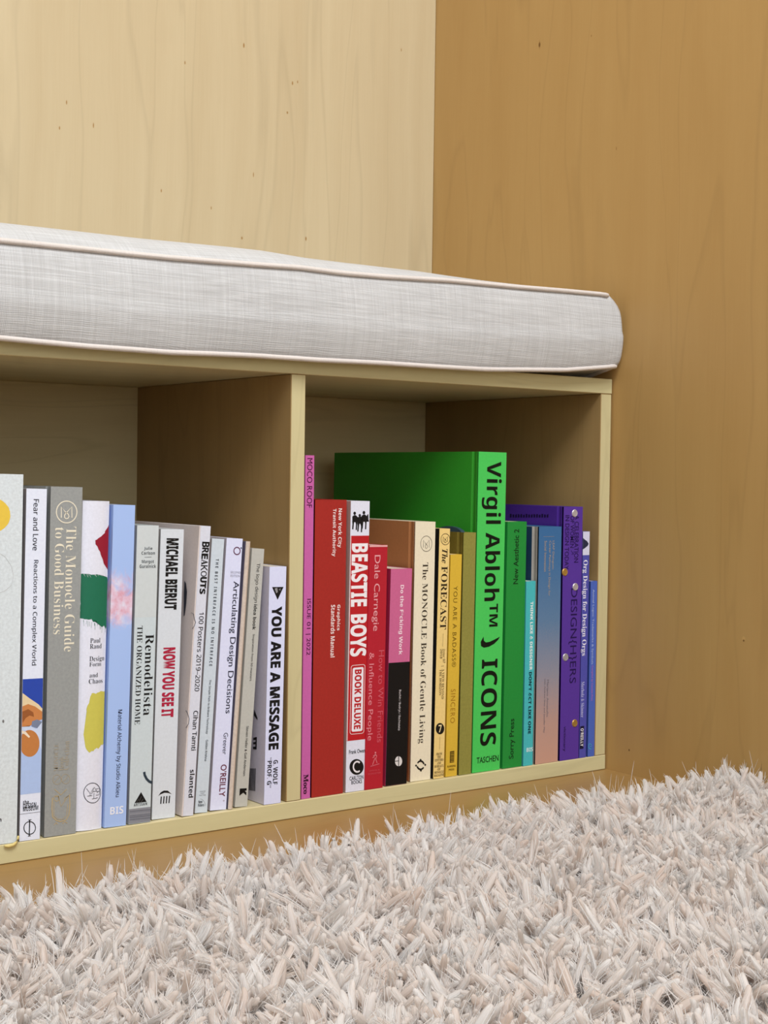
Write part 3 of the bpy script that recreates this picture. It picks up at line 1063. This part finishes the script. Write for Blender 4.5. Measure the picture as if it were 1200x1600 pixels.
b = Book('crimson paperback with thin pink lettering, between the red-and-white spine and the pink-and-black one', ((570.5, 1235), (598, 1231), (577, 852), (607, 851.5)), 0.135,
         (178, 32, 50), group=GR, rough=0.35, pages=(226, 190, 186), left=(190, 32, 54))
b.band(851, 854.5, (232, 176, 178), lift=.0001)
b.text('Dale Carnegie', 867.4, 985.8, 581.4, 593.2, (232, 164, 172), 'author_lettering')
b.text('How to Win Friends', 1016, 1159.7, 590.4, 598.6, (208, 92, 108), off=-.004)
b.text('& Influence People', 1019.8, 1157, 573.4, 583.2, (228, 140, 152), off=-.002)
PK = (226, 140, 150)
b.disc(586.5, 1176, 1.2, 1.3, PK)
for st in ([(586, 1178), (584, 1183), (582, 1184)], [(586, 1178), (588.5, 1181), (587, 1186), (589, 1192)], [(586, 1184), (584, 1189), (582, 1195)], [(587, 1180), (583, 1181)]):
    b.stroke(st, .0006, PK)
b.stroke([(578.5, 1197.5), (592.5, 1193.3)], .0009, (204, 96, 110))
b.htext('SIMON &', 577, 593, 1202.5, 1204.5, (206, 84, 100))
b.htext('SCHUSTER', 575, 595, 1207, 1209.5, (206, 84, 100))
b.done()

b = Book('short spine, pink above and black below, with a white split disc', ((600.5, 1230), (635.5, 1224), (610.5, 889), (643, 888)), 0.13,
         (200, 100, 146), group=GR, rough=0.5, left=(176, 40, 78))
b.band(1034.8, 1232, (16, 15, 17))
b.text('Do the F*cking Work', 914, 1023, 622.7, 630, (248, 226, 238), fam='ssb')
b.text('Buchin / Budrys / Rechtsteig', 1077.8, 1141, 621.8, 626, (214, 210, 214), 'author_lettering', 'ss', off=.006, lift=.0002)
b.disc(622.6, 1189.4, 5.6, 7.8, (222, 220, 222), lift=.00015)
b.stroke([(622.8, 1181), (622.6, 1198)], .0009, (16, 15, 17), lift=.0002)
b.stroke([(617, 1189.4), (622.6, 1188.8)], .0007, (16, 15, 17), lift=.0002)
b.done()

b = Book('cream spine with dark serif lettering and brown leather-like cover', ((640.5, 1222), (672.5, 1218.5), (649, 815.5), (680.5, 815)), 0.20,
         (232, 224, 200), left=(168, 112, 68), hard=True, group=GR, rough=0.6)
DK = (62, 54, 44)
b.mono(666, 849.5, 8.8, 12, .0004, DK)
b.text('The MONOCLE Book of Gentle Living', 879, 1161, 655.2, 666.2, DK, fam='sb', off=-.009)
for a0 in (30, 210):
    b.ring(657, 1195.6, 5.4, 6.4, .0017, (30, 28, 26), a0=a0, a1=a0 + 135)
for (px_, py_) in ((657, 1187.3), (657.6, 1204), (650, 1196.2), (664.3, 1195)):
    b.poly([(px_ - 1.8, py_), (px_, py_ - 2), (px_ + 1.8, py_), (px_, py_ + 2)], (30, 28, 26), 'publisher_mark')
b.done()

b = Book('slim butter yellow spine with a ringed emblem, black disc and black cover edge', ((676, 1218), (693.5, 1215), (686.6, 826), (703, 826)), 0.19,
         (236, 208, 136), left=(26, 24, 24), group=GR, rough=0.45)
b.mono(695.8, 842.5, 6.9, 8.6, .0005, (44, 36, 24))
b.text('The', 857.7, 880, 690.4, 699.4, (48, 38, 24), fam='sbi')
b.text('FORECAST', 884.8, 983.6, 688.4, 698.2, (48, 38, 24), fam='sb', off=-.004)
b.stroke([(692.2, 990), (691.6, 1010)], .0003, (110, 90, 50), 'divider_rule')
b.text('issue 07', 1014, 1036, 692, 695.6, (90, 72, 40), 'subtitle_lettering', 'si')
b.text('2018', 1014, 1029, 687.5, 691.2, (90, 72, 40), 'subtitle_lettering', 'sb', off=-.01)
b.stroke([(693.6, 1040.5), (689, 1041)], .0003, (110, 90, 50), 'divider_rule')
b.text('A VIEW BEYOND', 1045, 1092, 690.2, 693.8, (90, 72, 40), 'subtitle_lettering', 'sb', off=-.01)
b.text('THE HORIZON', 1046, 1086.5, 686.2, 689.8, (90, 72, 40), 'subtitle_lettering', 'sb', off=-.01)
b.disc(687.4, 1138.5, 6.6, 8.8, (22, 20, 18), 'number_disc')
b.htext('7', 685, 689.8, 1132.6, 1144, (240, 222, 170), 'number_disc', 'ssb', lift=.00022)
b.stroke([(687.2, 1151), (686.6, 1171)], .0003, (130, 104, 60), 'footer_rule')
for q, s in enumerate(('FROM', 'THE', 'EDITORS', 'AND', 'BUREAUX', 'OF', 'MONOCLE', 'MAGAZINE')):
    w = (4.6, 3, 6.6, 3, 7, 2.4, 7.4, 7.8)[q]
    b.htext(s, 686 - w - q * .05, 686 + w - q * .05, 1176 + q * 4.75, 1179.8 + q * 4.75, (84, 62, 30), 'publisher_mark', 'sb')
b.done()

b = Book('bright golden yellow paperback with thin spaced capitals', ((695, 1215), (714, 1212), (703.7, 866), (721.3, 866.5)), 0.14,
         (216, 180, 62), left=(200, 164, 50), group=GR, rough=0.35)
b.text('YOU ARE A BADASS®', 915.8, 1042, 707.3, 713.7, (104, 80, 18), off=-.006, space=1.15)
b.text('SINCERO', 1076.8, 1129.5, 704, 711, (164, 116, 28), 'author_lettering', '', off=-.006, space=1.15)
b.poly([(703, 1174), (709.8, 1173), (709.4, 1191), (702.6, 1192)], (96, 74, 20), 'publisher_mark')
for q in range(6):
    b.stroke([(703.8, 1176.5 + q * 2.7), (709, 1175.9 + q * 2.7)], .0003 + .0002 * (q % 2), (206, 170, 54), 'publisher_mark', lift=.0002)
b.htext('RUNNING', 699, 711.6, 1195.5, 1198.6, (104, 80, 18), 'publisher_mark', 'ssb')
b.htext('PRESS', 701, 709.4, 1200.8, 1203.8, (104, 80, 18), 'publisher_mark', 'ssb')
b.done()

b = Book('plain olive green cloth book with a dark ribbon on top', ((716.5, 1212), (736, 1209), (724.5, 831.5), (744, 832.5)), 0.17,
         (140, 136, 64), left=(112, 98, 30), hard=True, group=GR, rough=0.7, var=.10)
pts = []
for (u, v_) in ((682, 832), (684, 826.5), (690, 823.4), (698, 822), (706, 822.6), (714, 825), (720, 829), (722, 833)):
    P = at(u, v_, 0, b.o[0] - b.W * .6) - b.o
    pts.append((P[1], P[2]))
V = [(x, y, z) for x in (-b.W * .75, -b.W * .45) for (y, z) in pts]
n = len(pts)
Fq = [tuple(range(n)), tuple(range(2 * n - 1, n - 1, -1))] + [(i, (i + 1) % n, n + (i + 1) % n, n + i) for i in range(n)]
link('ribbon_bookmark', set_mesh('ribbon_bookmark', V, Fq, plain((52, 72, 84), .35)), b.root)
b.done()

b = Book('tallest bright green book with huge black lettering', ((738, 1208), (781, 1203), (748, 705.5), (792.5, 707.3)), 0.2525,
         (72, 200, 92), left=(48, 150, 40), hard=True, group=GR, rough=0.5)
KG = (10, 18, 12)
b.text('Virgil Abloh', 721, 939, 751.6, 782.2, KG, 'author_lettering', fam='ssb', res=5)
b.text('TM', 943.5, 979, 764.6, 777.6, KG, 'author_lettering', fam='ssb', off=.0, res=4)
b.poly([(781.3, 994.7), (778, 1000), (772, 1006), (764, 1010.5), (756, 1012), (751.5, 1009.5), (751, 1003), (755.5, 994.5), (756, 1001), (759, 1003.8), (765, 1002.8), (773, 999)], KG, 'emblem')
b.text('ICONS', 1030, 1164.5, 751.2, 776.2, KG, fam='ssb', res=5)
b.htext('TASCHEN', 744.6, 778.8, 1181.5, 1191, (14, 40, 20), 'publisher_mark', '', off=.012)
b.done()

b = Book('deep green spine whose lettering reads upwards, next to the tallest green book', ((783.3, 1201.5), (815, 1198), (792.8, 815), (822, 815)), 0.19,
         (30, 140, 58), group=GR, rough=0.45)
b.text('New Aesthetic 2', 826.7, 912.5, 802.4, 810.2, (10, 52, 24), up=True, off=.012)
b.text('Sorry Press', 1123, 1185.5, 795.6, 805, (10, 52, 24), 'publisher_mark', up=True, off=.012)
b.done()

b = Book('slim short turquoise spine with white and black capitals', ((817.3, 1197.5), (832.3, 1195.5), (822.5, 908), (838, 908)), 0.13,
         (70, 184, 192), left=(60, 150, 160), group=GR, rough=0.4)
b.text('THINK LIKE A DESIGNER', 940, 1047, 827.9, 832.2, (226, 244, 244), fam='ssb', off=.014)
b.text('DON’T ACT LIKE ONE', 1050, 1146.5, 825.6, 830, (12, 50, 60), fam='ssb', off=.014)
b.htext('BIS', 822.6, 832.6, 1168, 1174.3, (216, 238, 240), 'publisher_mark', 'ssb')
b.done()

k = NT('cloth_fading_from_blue_to_rose', 0.75)
sp = k.n('ShaderNodeSeparateXYZ')
k.l(k.co, sp.inputs[0])
nz = k.noise((500, 500, 500), 3.0, .7)
g = k.math('ADD', k.math('DIVIDE', sp.outputs[2], .247), k.math('MULTIPLY', k.math('SUBTRACT', nz, .5), .16))
k.color(k.ramp(g, [(.0, lin((196, 152, 134))), (.18, lin((182, 148, 138))), (.38, lin((140, 140, 156))), (.6, lin((92, 124, 160))), (.85, lin((62, 108, 156))), (1.0, lin((54, 104, 156)))]))
b = Book('cloth spine fading from blue at the top to dusty rose at its foot', ((835.4, 1195), (871.5, 1190), (841, 823.2), (876, 822.8)), 0.18, k.m,
         left=(176, 170, 164), hard=True, group=GR)
bm = bmesh.new()
box(bm, -b.W - .0003, -b.W - .00005, .0107, .034, .0002, b.Hh - .0002)
bm_obj('cloth_wrap', bm, plain((26, 62, 94), .7), b.root)
bm = bmesh.new()
box(bm, -b.W - .0005, -b.W - .00005, .034, .0362, .0002, b.Hh - .0002)
bm_obj('cover_edge_line', bm, plain((214, 206, 200), .6), b.root)
TN = (176, 160, 140)
b.stroke([(849, 838.5), (866, 838.2)], .0002, TN, 'heading_rule')
b.text('LEAP Dialogues:', 845, 890, 862.2, 866, TN, fam='', lift=.00015)
b.text('Career Pathways in Design for', 845, 931, 856.4, 860.4, TN, fam='')
b.text('Social Innovation', 845, 893, 850.2, 854, TN, fam='')
b.text('Mariana Amatullo', 1062, 1120, 854, 857, (118, 112, 122), 'author_lettering', '')
b.text('with Andrew Shea and Jennifer May', 1060, 1145, 849, 852, (118, 112, 122), 'author_lettering', '')
b.done()

IN = (34, 16, 78)
b = Book('deep purple book with round metal eyelets on its spine', ((872.3, 1190), (904, 1185), (880.7, 791.6), (909, 792)), 0.19,
         (85, 52, 155), left=(70, 36, 140), hard=True, group=GR, rough=0.45)
b.text('A CELEBRATION', 805, 879, 897.3, 904, IN, 'subtitle_lettering', '', off=.008)
b.text('OF WOMEN', 806, 856, 891, 897, IN, 'subtitle_lettering', '', off=.008)
b.stroke([(892, 860), (896, 866)], .0005, IN, 'subtitle_lettering')
b.stroke([(895.8, 861), (896, 866), (892.5, 866)], .0004, IN, 'subtitle_lettering')
b.text('IN DESIGN TODAY', 805, 890, 882.6, 889, IN, 'subtitle_lettering', '', off=.008)
b.text('DESIGN{H}ERS', 919, 1067.5, 888.2, 901.4, IN, fam='')
b.text('victionary', 1135, 1174, 879.4, 884, IN, 'publisher_mark', '', off=.01)
side_marks(b, 'cover_print', [[(797 + q * 4.1, 803 + (q % 3) * .8), (799.6 + q * 4.1, 803 + (q % 2)), (799.6 + q * 4.1, 808.4), (797 + q * 4.1, 808.8)] for q in range(15)], (22, 8, 56))
for (u, v_, c) in ((898, 802, (196, 190, 196)), (882.6, 894, (180, 140, 70)), (899, 917, (190, 184, 188)), (883.6, 1027, (176, 172, 178)), (898, 1130, (172, 136, 70))):
    l = b.px(u, v_)
    bm = bmesh.new()
    bmesh.ops.create_cone(bm, cap_ends=True, segments=20, radius1=.0041, radius2=.0034, depth=.0008, matrix=Matrix.Translation((l[0], -.0004, l[1])) @ Matrix.Rotation(math.radians(90), 4, 'X'))
    bmesh.ops.inset_region(bm, faces=[f for f in bm.faces if len(f.verts) == 20 and f.normal.y < -.5], thickness=.0008, depth=-.0002)
    key = ('metal', c)
    if key not in MATS:
        mk = NT('eyelet_metal', .4)
        mk.color(lin(c))
        mk.p.inputs['Metallic'].default_value = .4
        MATS[key] = mk.m
    bm_obj('eyelet', bm, MATS[key], b.root)
b.done()

b = Book('violet-blue spine with a white top and bold white serif title', ((905, 1185), (915.5, 1183.5), (910, 830), (921.5, 831)), 0.16,
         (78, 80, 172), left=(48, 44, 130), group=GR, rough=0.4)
b.band(825, 867.3, (216, 218, 244))
b.poly([(908, 858.5), (913, 857), (918, 853), (919.6, 849.5), (917, 845.5), (913, 842.5), (908, 840.5)], (42, 46, 72), 'spine_picture', .00014)
b.text('Org Design for Design Orgs', 875, 1024.5, 908.6, 917, (236, 236, 250), fam='sb')
b.text('Merholz & Skinner', 1065, 1121, 907.8, 912.6, (196, 200, 240), 'author_lettering', 'sb', off=-.006)
b.poly([(906.6, 1135), (912.6, 1134), (911.6, 1169.5), (905.6, 1170.5)], (22, 20, 56), 'publisher_mark', .00012)
b.text('O’REILLY', 1138, 1166, 907, 911.4, (240, 240, 250), 'publisher_mark', 'ssb', lift=.0002)
b.done()

b = Book('slim short blue book at the end of the row, against the bench side panel', ((918, 1183), (928.6, 1182.5), (922.4, 908), (933.2, 908)), 0.14,
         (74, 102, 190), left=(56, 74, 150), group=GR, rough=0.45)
b.text('Animal Logos: Trademarks & Symbols', 921, 1038, 924.2, 927.8, (176, 194, 232), fam='', off=.006)
b.text('Compiled by Counter-Print', 1040, 1095, 923.2, 926.6, (186, 120, 196), 'author_lettering', '', off=.006)
b.ring(921.6, 1166, 2.4, 4, .0006, (72, 176, 206), a0=20, a1=350)
b.stroke([(921.8, 1166), (923.6, 1167), (923.4, 1171)], .0006, (72, 176, 206))
b.done()


# ------------------------------------------------------------------ shaggy rug
RX0, RX1, RY0, RY1 = -1.12, -0.001, -0.86, -0.186
rug = thing('shag_rug', 'shaggy cream rug with long glossy pile on the floor in front of the bench', 'rug', (-0.55, -0.45, 0))
bm = bmesh.new()
box(bm, RX0 + .55, RX1 + .55 - .002, RY0 + .45, RY1 + .45, 0.0004, 0.006)
bm_obj('rug_backing', bm, plain((248, 238, 230), .9), rug)


def pile_material(name, lo, hi, rough, trans, streak=False):
    k = NT(name, rough, 0.5)
    at_ = k.n('ShaderNodeAttribute', attribute_name='tone')
    col = k.mix(at_.outputs['Fac'], lin(lo), lin(hi))
    if streak:
        fv = k.n('ShaderNodeAttribute', attribute_name='fibre')
        fn = k.n('ShaderNodeTexNoise')
        fn.inputs['Scale'].default_value = 2.2
        fn.inputs['Detail'].default_value = 3.0
        k.l(fv.outputs['Vector'], fn.inputs['Vector'])
        col = k.mix(k.math('MULTIPLY', k.math('SUBTRACT', .58, fn.outputs['Fac']), 2.4, True), col, lin(tuple(v * .94 for v in lo)))
        k.bump(fn.outputs['Fac'], 0.55, 0.001)
    k.color(col)
    tr = k.n('ShaderNodeBsdfTranslucent')
    k.l(col, tr.inputs['Color'])
    ms = k.n('ShaderNodeMixShader')
    ms.inputs[0].default_value = trans
    out = k.t.nodes['Material Output']
    k.l(k.p.outputs[0], ms.inputs[1])
    k.l(tr.outputs[0], ms.inputs[2])
    k.l(ms.outputs[0], out.inputs['Surface'])
    return k.m


def field(x, y, s):
    return (np.sin(x * 31 * s + 1.3 * np.sin(y * 23 * s + s)) + np.sin(y * 37 * s + 1.7 * np.sin(x * 19 * s)) + np.sin((x + y) * 27 * s + 2)) / 3


FIB = []


def strands(root, dirn, length, curl, rad, rings, tone, flat, sides, fibre=None, wob=None):
    """many tapered strands at once; all arguments are per strand"""
    n = len(root)
    s = 1 - (1 - np.linspace(0, 1, rings)) ** 1.8
    side = np.cross(dirn, np.array([0, 0, 1.0]))
    side /= np.linalg.norm(side, axis=1)[:, None] + 1e-9
    pts = root[:, None, :] + dirn[:, None, :] * (length[:, None] * s)[:, :, None]
    bend = (s ** 1.7)[None, :, None] * curl[:, None, :]
    pts = pts + bend
    if wob is not None:                                # a lazy S-bend
        pts = pts + np.sin(s * 5.2)[None, :, None] * wob[:, None, :] * s[None, :, None]
    pts[:, :, 2] = np.maximum(pts[:, :, 2], 0.004)
    tg = np.gradient(pts, axis=1)
    tg /= np.linalg.norm(tg, axis=2)[:, :, None] + 1e-9
    a = np.cross(tg, np.array([0.31, 0.17, 0.93]))
    a /= np.linalg.norm(a, axis=2)[:, :, None] + 1e-9
    b = np.cross(tg, a)
    prof = np.sqrt(np.clip(1 - (s * 0.99) ** flat, 0.02, 1)) * (.66 + .34 * np.clip(s * 1.3, 0, 1))
    prof[-1] = 0.04
    r = rad[:, None] * prof[None, :]
    V = np.empty((n, rings, sides, 3))
    for k in range(sides):
        t = 2 * np.pi * k / sides
        V[:, :, k] = pts + r[:, :, None] * (np.cos(t) * a + np.sin(t) * b)
    idx = np.arange(n * rings * sides).reshape(n, rings, sides)
    quads = []
    for k in range(sides):
        k2 = (k + 1) % sides
        quads.append(np.stack([idx[:, :-1, k], idx[:, :-1, k2], idx[:, 1:, k2], idx[:, 1:, k]], -1).reshape(-1, 4))
    Q = np.concatenate(quads)
    if fibre is not None:                              # coordinates that run round and along each yarn, for its fibre streaks
        th = 2 * np.pi * np.arange(sides) / sides
        fb = np.empty((n, rings, sides, 3))
        fb[..., 0] = np.cos(th)[None, None, :] * 2.6 + fibre[:, None, None]
        fb[..., 1] = np.sin(th)[None, None, :] * 2.6
        fb[..., 2] = s[None, :, None] * .9
        FIB.append(fb.reshape(-1, 3))
    return V.reshape(-1, 3), Q, np.repeat(tone, rings * sides)


def pile_mesh(name, V, Q, tone, mat_):
    me = bpy.data.meshes.new(name)
    me.vertices.add(len(V))
    me.vertices.foreach_set('co', V.astype(np.float32).ravel())
    me.loops.add(len(Q) * 4)
    me.loops.foreach_set('vertex_index', Q.astype(np.int32).ravel())
    me.polygons.add(len(Q))
    me.polygons.foreach_set('loop_start', np.arange(0, len(Q) * 4, 4, dtype=np.int32))
    me.polygons.foreach_set('use_smooth', np.ones(len(Q), bool))
    at_ = me.attributes.new('tone', 'FLOAT', 'POINT')
    at_.data.foreach_set('value', tone.astype(np.float32))
    if name == 'pile':
        fa = me.attributes.new('fibre', 'FLOAT_VECTOR', 'POINT')
        fa.data.foreach_set('vector', FIB[0].astype(np.float32).ravel())
    me.materials.append(mat_)
    me.update(calc_edges=True)
    me.validate()
    o = link(name, me, rug)
    o['kind'] = 'stuff'
    return o


step = 0.0052
gx, gy = np.meshgrid(np.arange(RX0 + .004, RX1 - .003, step), np.arange(RY0 + .004, RY1, step))
cx = gx.ravel() + rng.normal(0, .0018, gx.size)
cy = gy.ravel() + rng.normal(0, .0018, gx.size)
# denser where the photograph looks, sparser beyond
seen = (cy > -0.70) & (cx > -0.97) & (cy > -0.47 - 0.86 * (cx + 0.97) - .05)
keep = seen | (rng.random(cx.size) < .35)
cx, cy = np.minimum(cx[keep], RX1 - .004), np.clip(cy[keep], RY0 + .003, RY1 - .001)
NC = len(cx)
az = 2.4 * np.pi * field(cx, cy, 1.0) + rng.normal(0, .8, NC) + 1.0
tilt = np.radians(np.clip(24 + 14 * field(cx + .3, cy - .2, 1.7) + rng.normal(0, 13, NC), 8, 74))
edge = np.clip(1 - (RY1 - cy) / .018, 0, 1)                     # the outer rows fall outwards, towards the bench
az = az * (1 - edge) + edge * (np.pi / 2 + rng.normal(0, .7, NC))
wall = np.clip(1 - (RX1 - cx) / .03, 0, 1)                      # against the wall the tufts stand up
tilt = tilt * (1 - wall * .6)
d = np.stack([np.sin(tilt) * np.cos(az), np.sin(tilt) * np.sin(az), np.cos(tilt)], 1)
d[:, 0] = np.where(cx > RX1 - .04, np.minimum(d[:, 0], 0.0), d[:, 0])
ln = rng.normal(.035, .005, NC)
curl0 = np.stack([np.cos(az + rng.normal(0, 1.2, NC)), np.sin(az + rng.normal(0, 1.2, NC)), -.2 - rng.random(NC) * .7], 1) * rng.uniform(.006, .022, NC)[:, None]
org = np.array([-0.55, -0.45, 0.0])
lim = RX1 - org[0] - .0005
tone0 = np.clip(rng.uniform(.3, 1.05, NC) + .34 * field(cx, cy, 2.3), 0, 1)
rt = np.stack([cx, cy, np.full(NC, .004)], 1) - org
# soft yarn bodies
wob0 = rng.normal(0, .0032, (NC, 3)) * np.array([1, 1, .5])
rad0 = rng.uniform(.0015, .0029, NC)
V1, Q1, T1 = strands(rt, d, ln, curl0, rad0, 11, tone0, 9.0, 7, np.arange(NC) * 7.31 % 400, wob0)
V1[:, 0] = np.minimum(V1[:, 0], lim)
M_PILE = pile_material('rug_pile', (249, 238, 230), (255, 255, 255), 0.4, 0.6, True)
pile_mesh('pile', V1, Q1, T1, M_PILE)
# fine filaments lying along each yarn and fraying at its tip
K = 8
rep = lambda a: np.repeat(a, K, axis=0)
n = NC * K
th = rng.uniform(0, 2 * np.pi, n)
dr = rep(d)
e1 = np.cross(dr, np.array([.31, .17, .93]))
e1 /= np.linalg.norm(e1, axis=1)[:, None]
e2 = np.cross(dr, e1)
ofs = (np.cos(th)[:, None] * e1 + np.sin(th)[:, None] * e2) * (rep(rad0) * rng.uniform(.7, 1.12, n))[:, None]
dd = dr + ofs * rng.uniform(-6, 5, n)[:, None] + rng.normal(0, .022, (n, 3)) * np.where(rng.random(n) < .16, 3.5, 1.0)[:, None]
dd /= np.linalg.norm(dd, axis=1)[:, None]
V3, Q3, T3 = strands(rep(rt) + ofs, dd, rep(ln) * rng.uniform(.8, 1.1, n), rep(curl0) + rng.normal(0, .0012, (n, 3)), rng.uniform(.00022, .00042, n), 6,
                     np.clip(rep(tone0) + rng.normal(.12, .14, n), 0, 1), 8.0, 3, None, rep(wob0))
V3[:, 0] = np.minimum(V3[:, 0], lim)
M_FIB = pile_material('glossy_fibre', (250, 242, 236), (255, 255, 255), 0.32, 0.5)
pile_mesh('pile_filaments', V3, Q3, T3, M_FIB)
# long thin fibres that stand out of the tufts
nf = 9000
fx = rng.uniform(-.98, RX1 - .004, nf)
fy = rng.uniform(-.72, RY1 - .001, nf)
faz = 2.4 * np.pi * field(fx, fy, 1.0) + rng.normal(0, 1.2, nf) + 1.0
ft = np.radians(np.clip(rng.normal(38, 18, nf), 2, 75))
fd = np.stack([np.sin(ft) * np.cos(faz), np.sin(ft) * np.sin(faz), np.cos(ft)], 1)
fl = rng.normal(.043, .006, nf)
fc = rng.normal(0, .005, (nf, 3))
fc[:, 2] = -np.abs(fc[:, 2])
V2, Q2, T2 = strands(np.stack([fx, fy, np.full(nf, .004)], 1) - org, fd, fl, fc, rng.uniform(.0002, .0004, nf), 6, rng.uniform(.7, 1, nf), 3.0, 3)
V2[:, 0] = np.minimum(V2[:, 0], lim)
pile_mesh('loose_fibres', V2, Q2, T2, M_FIB)
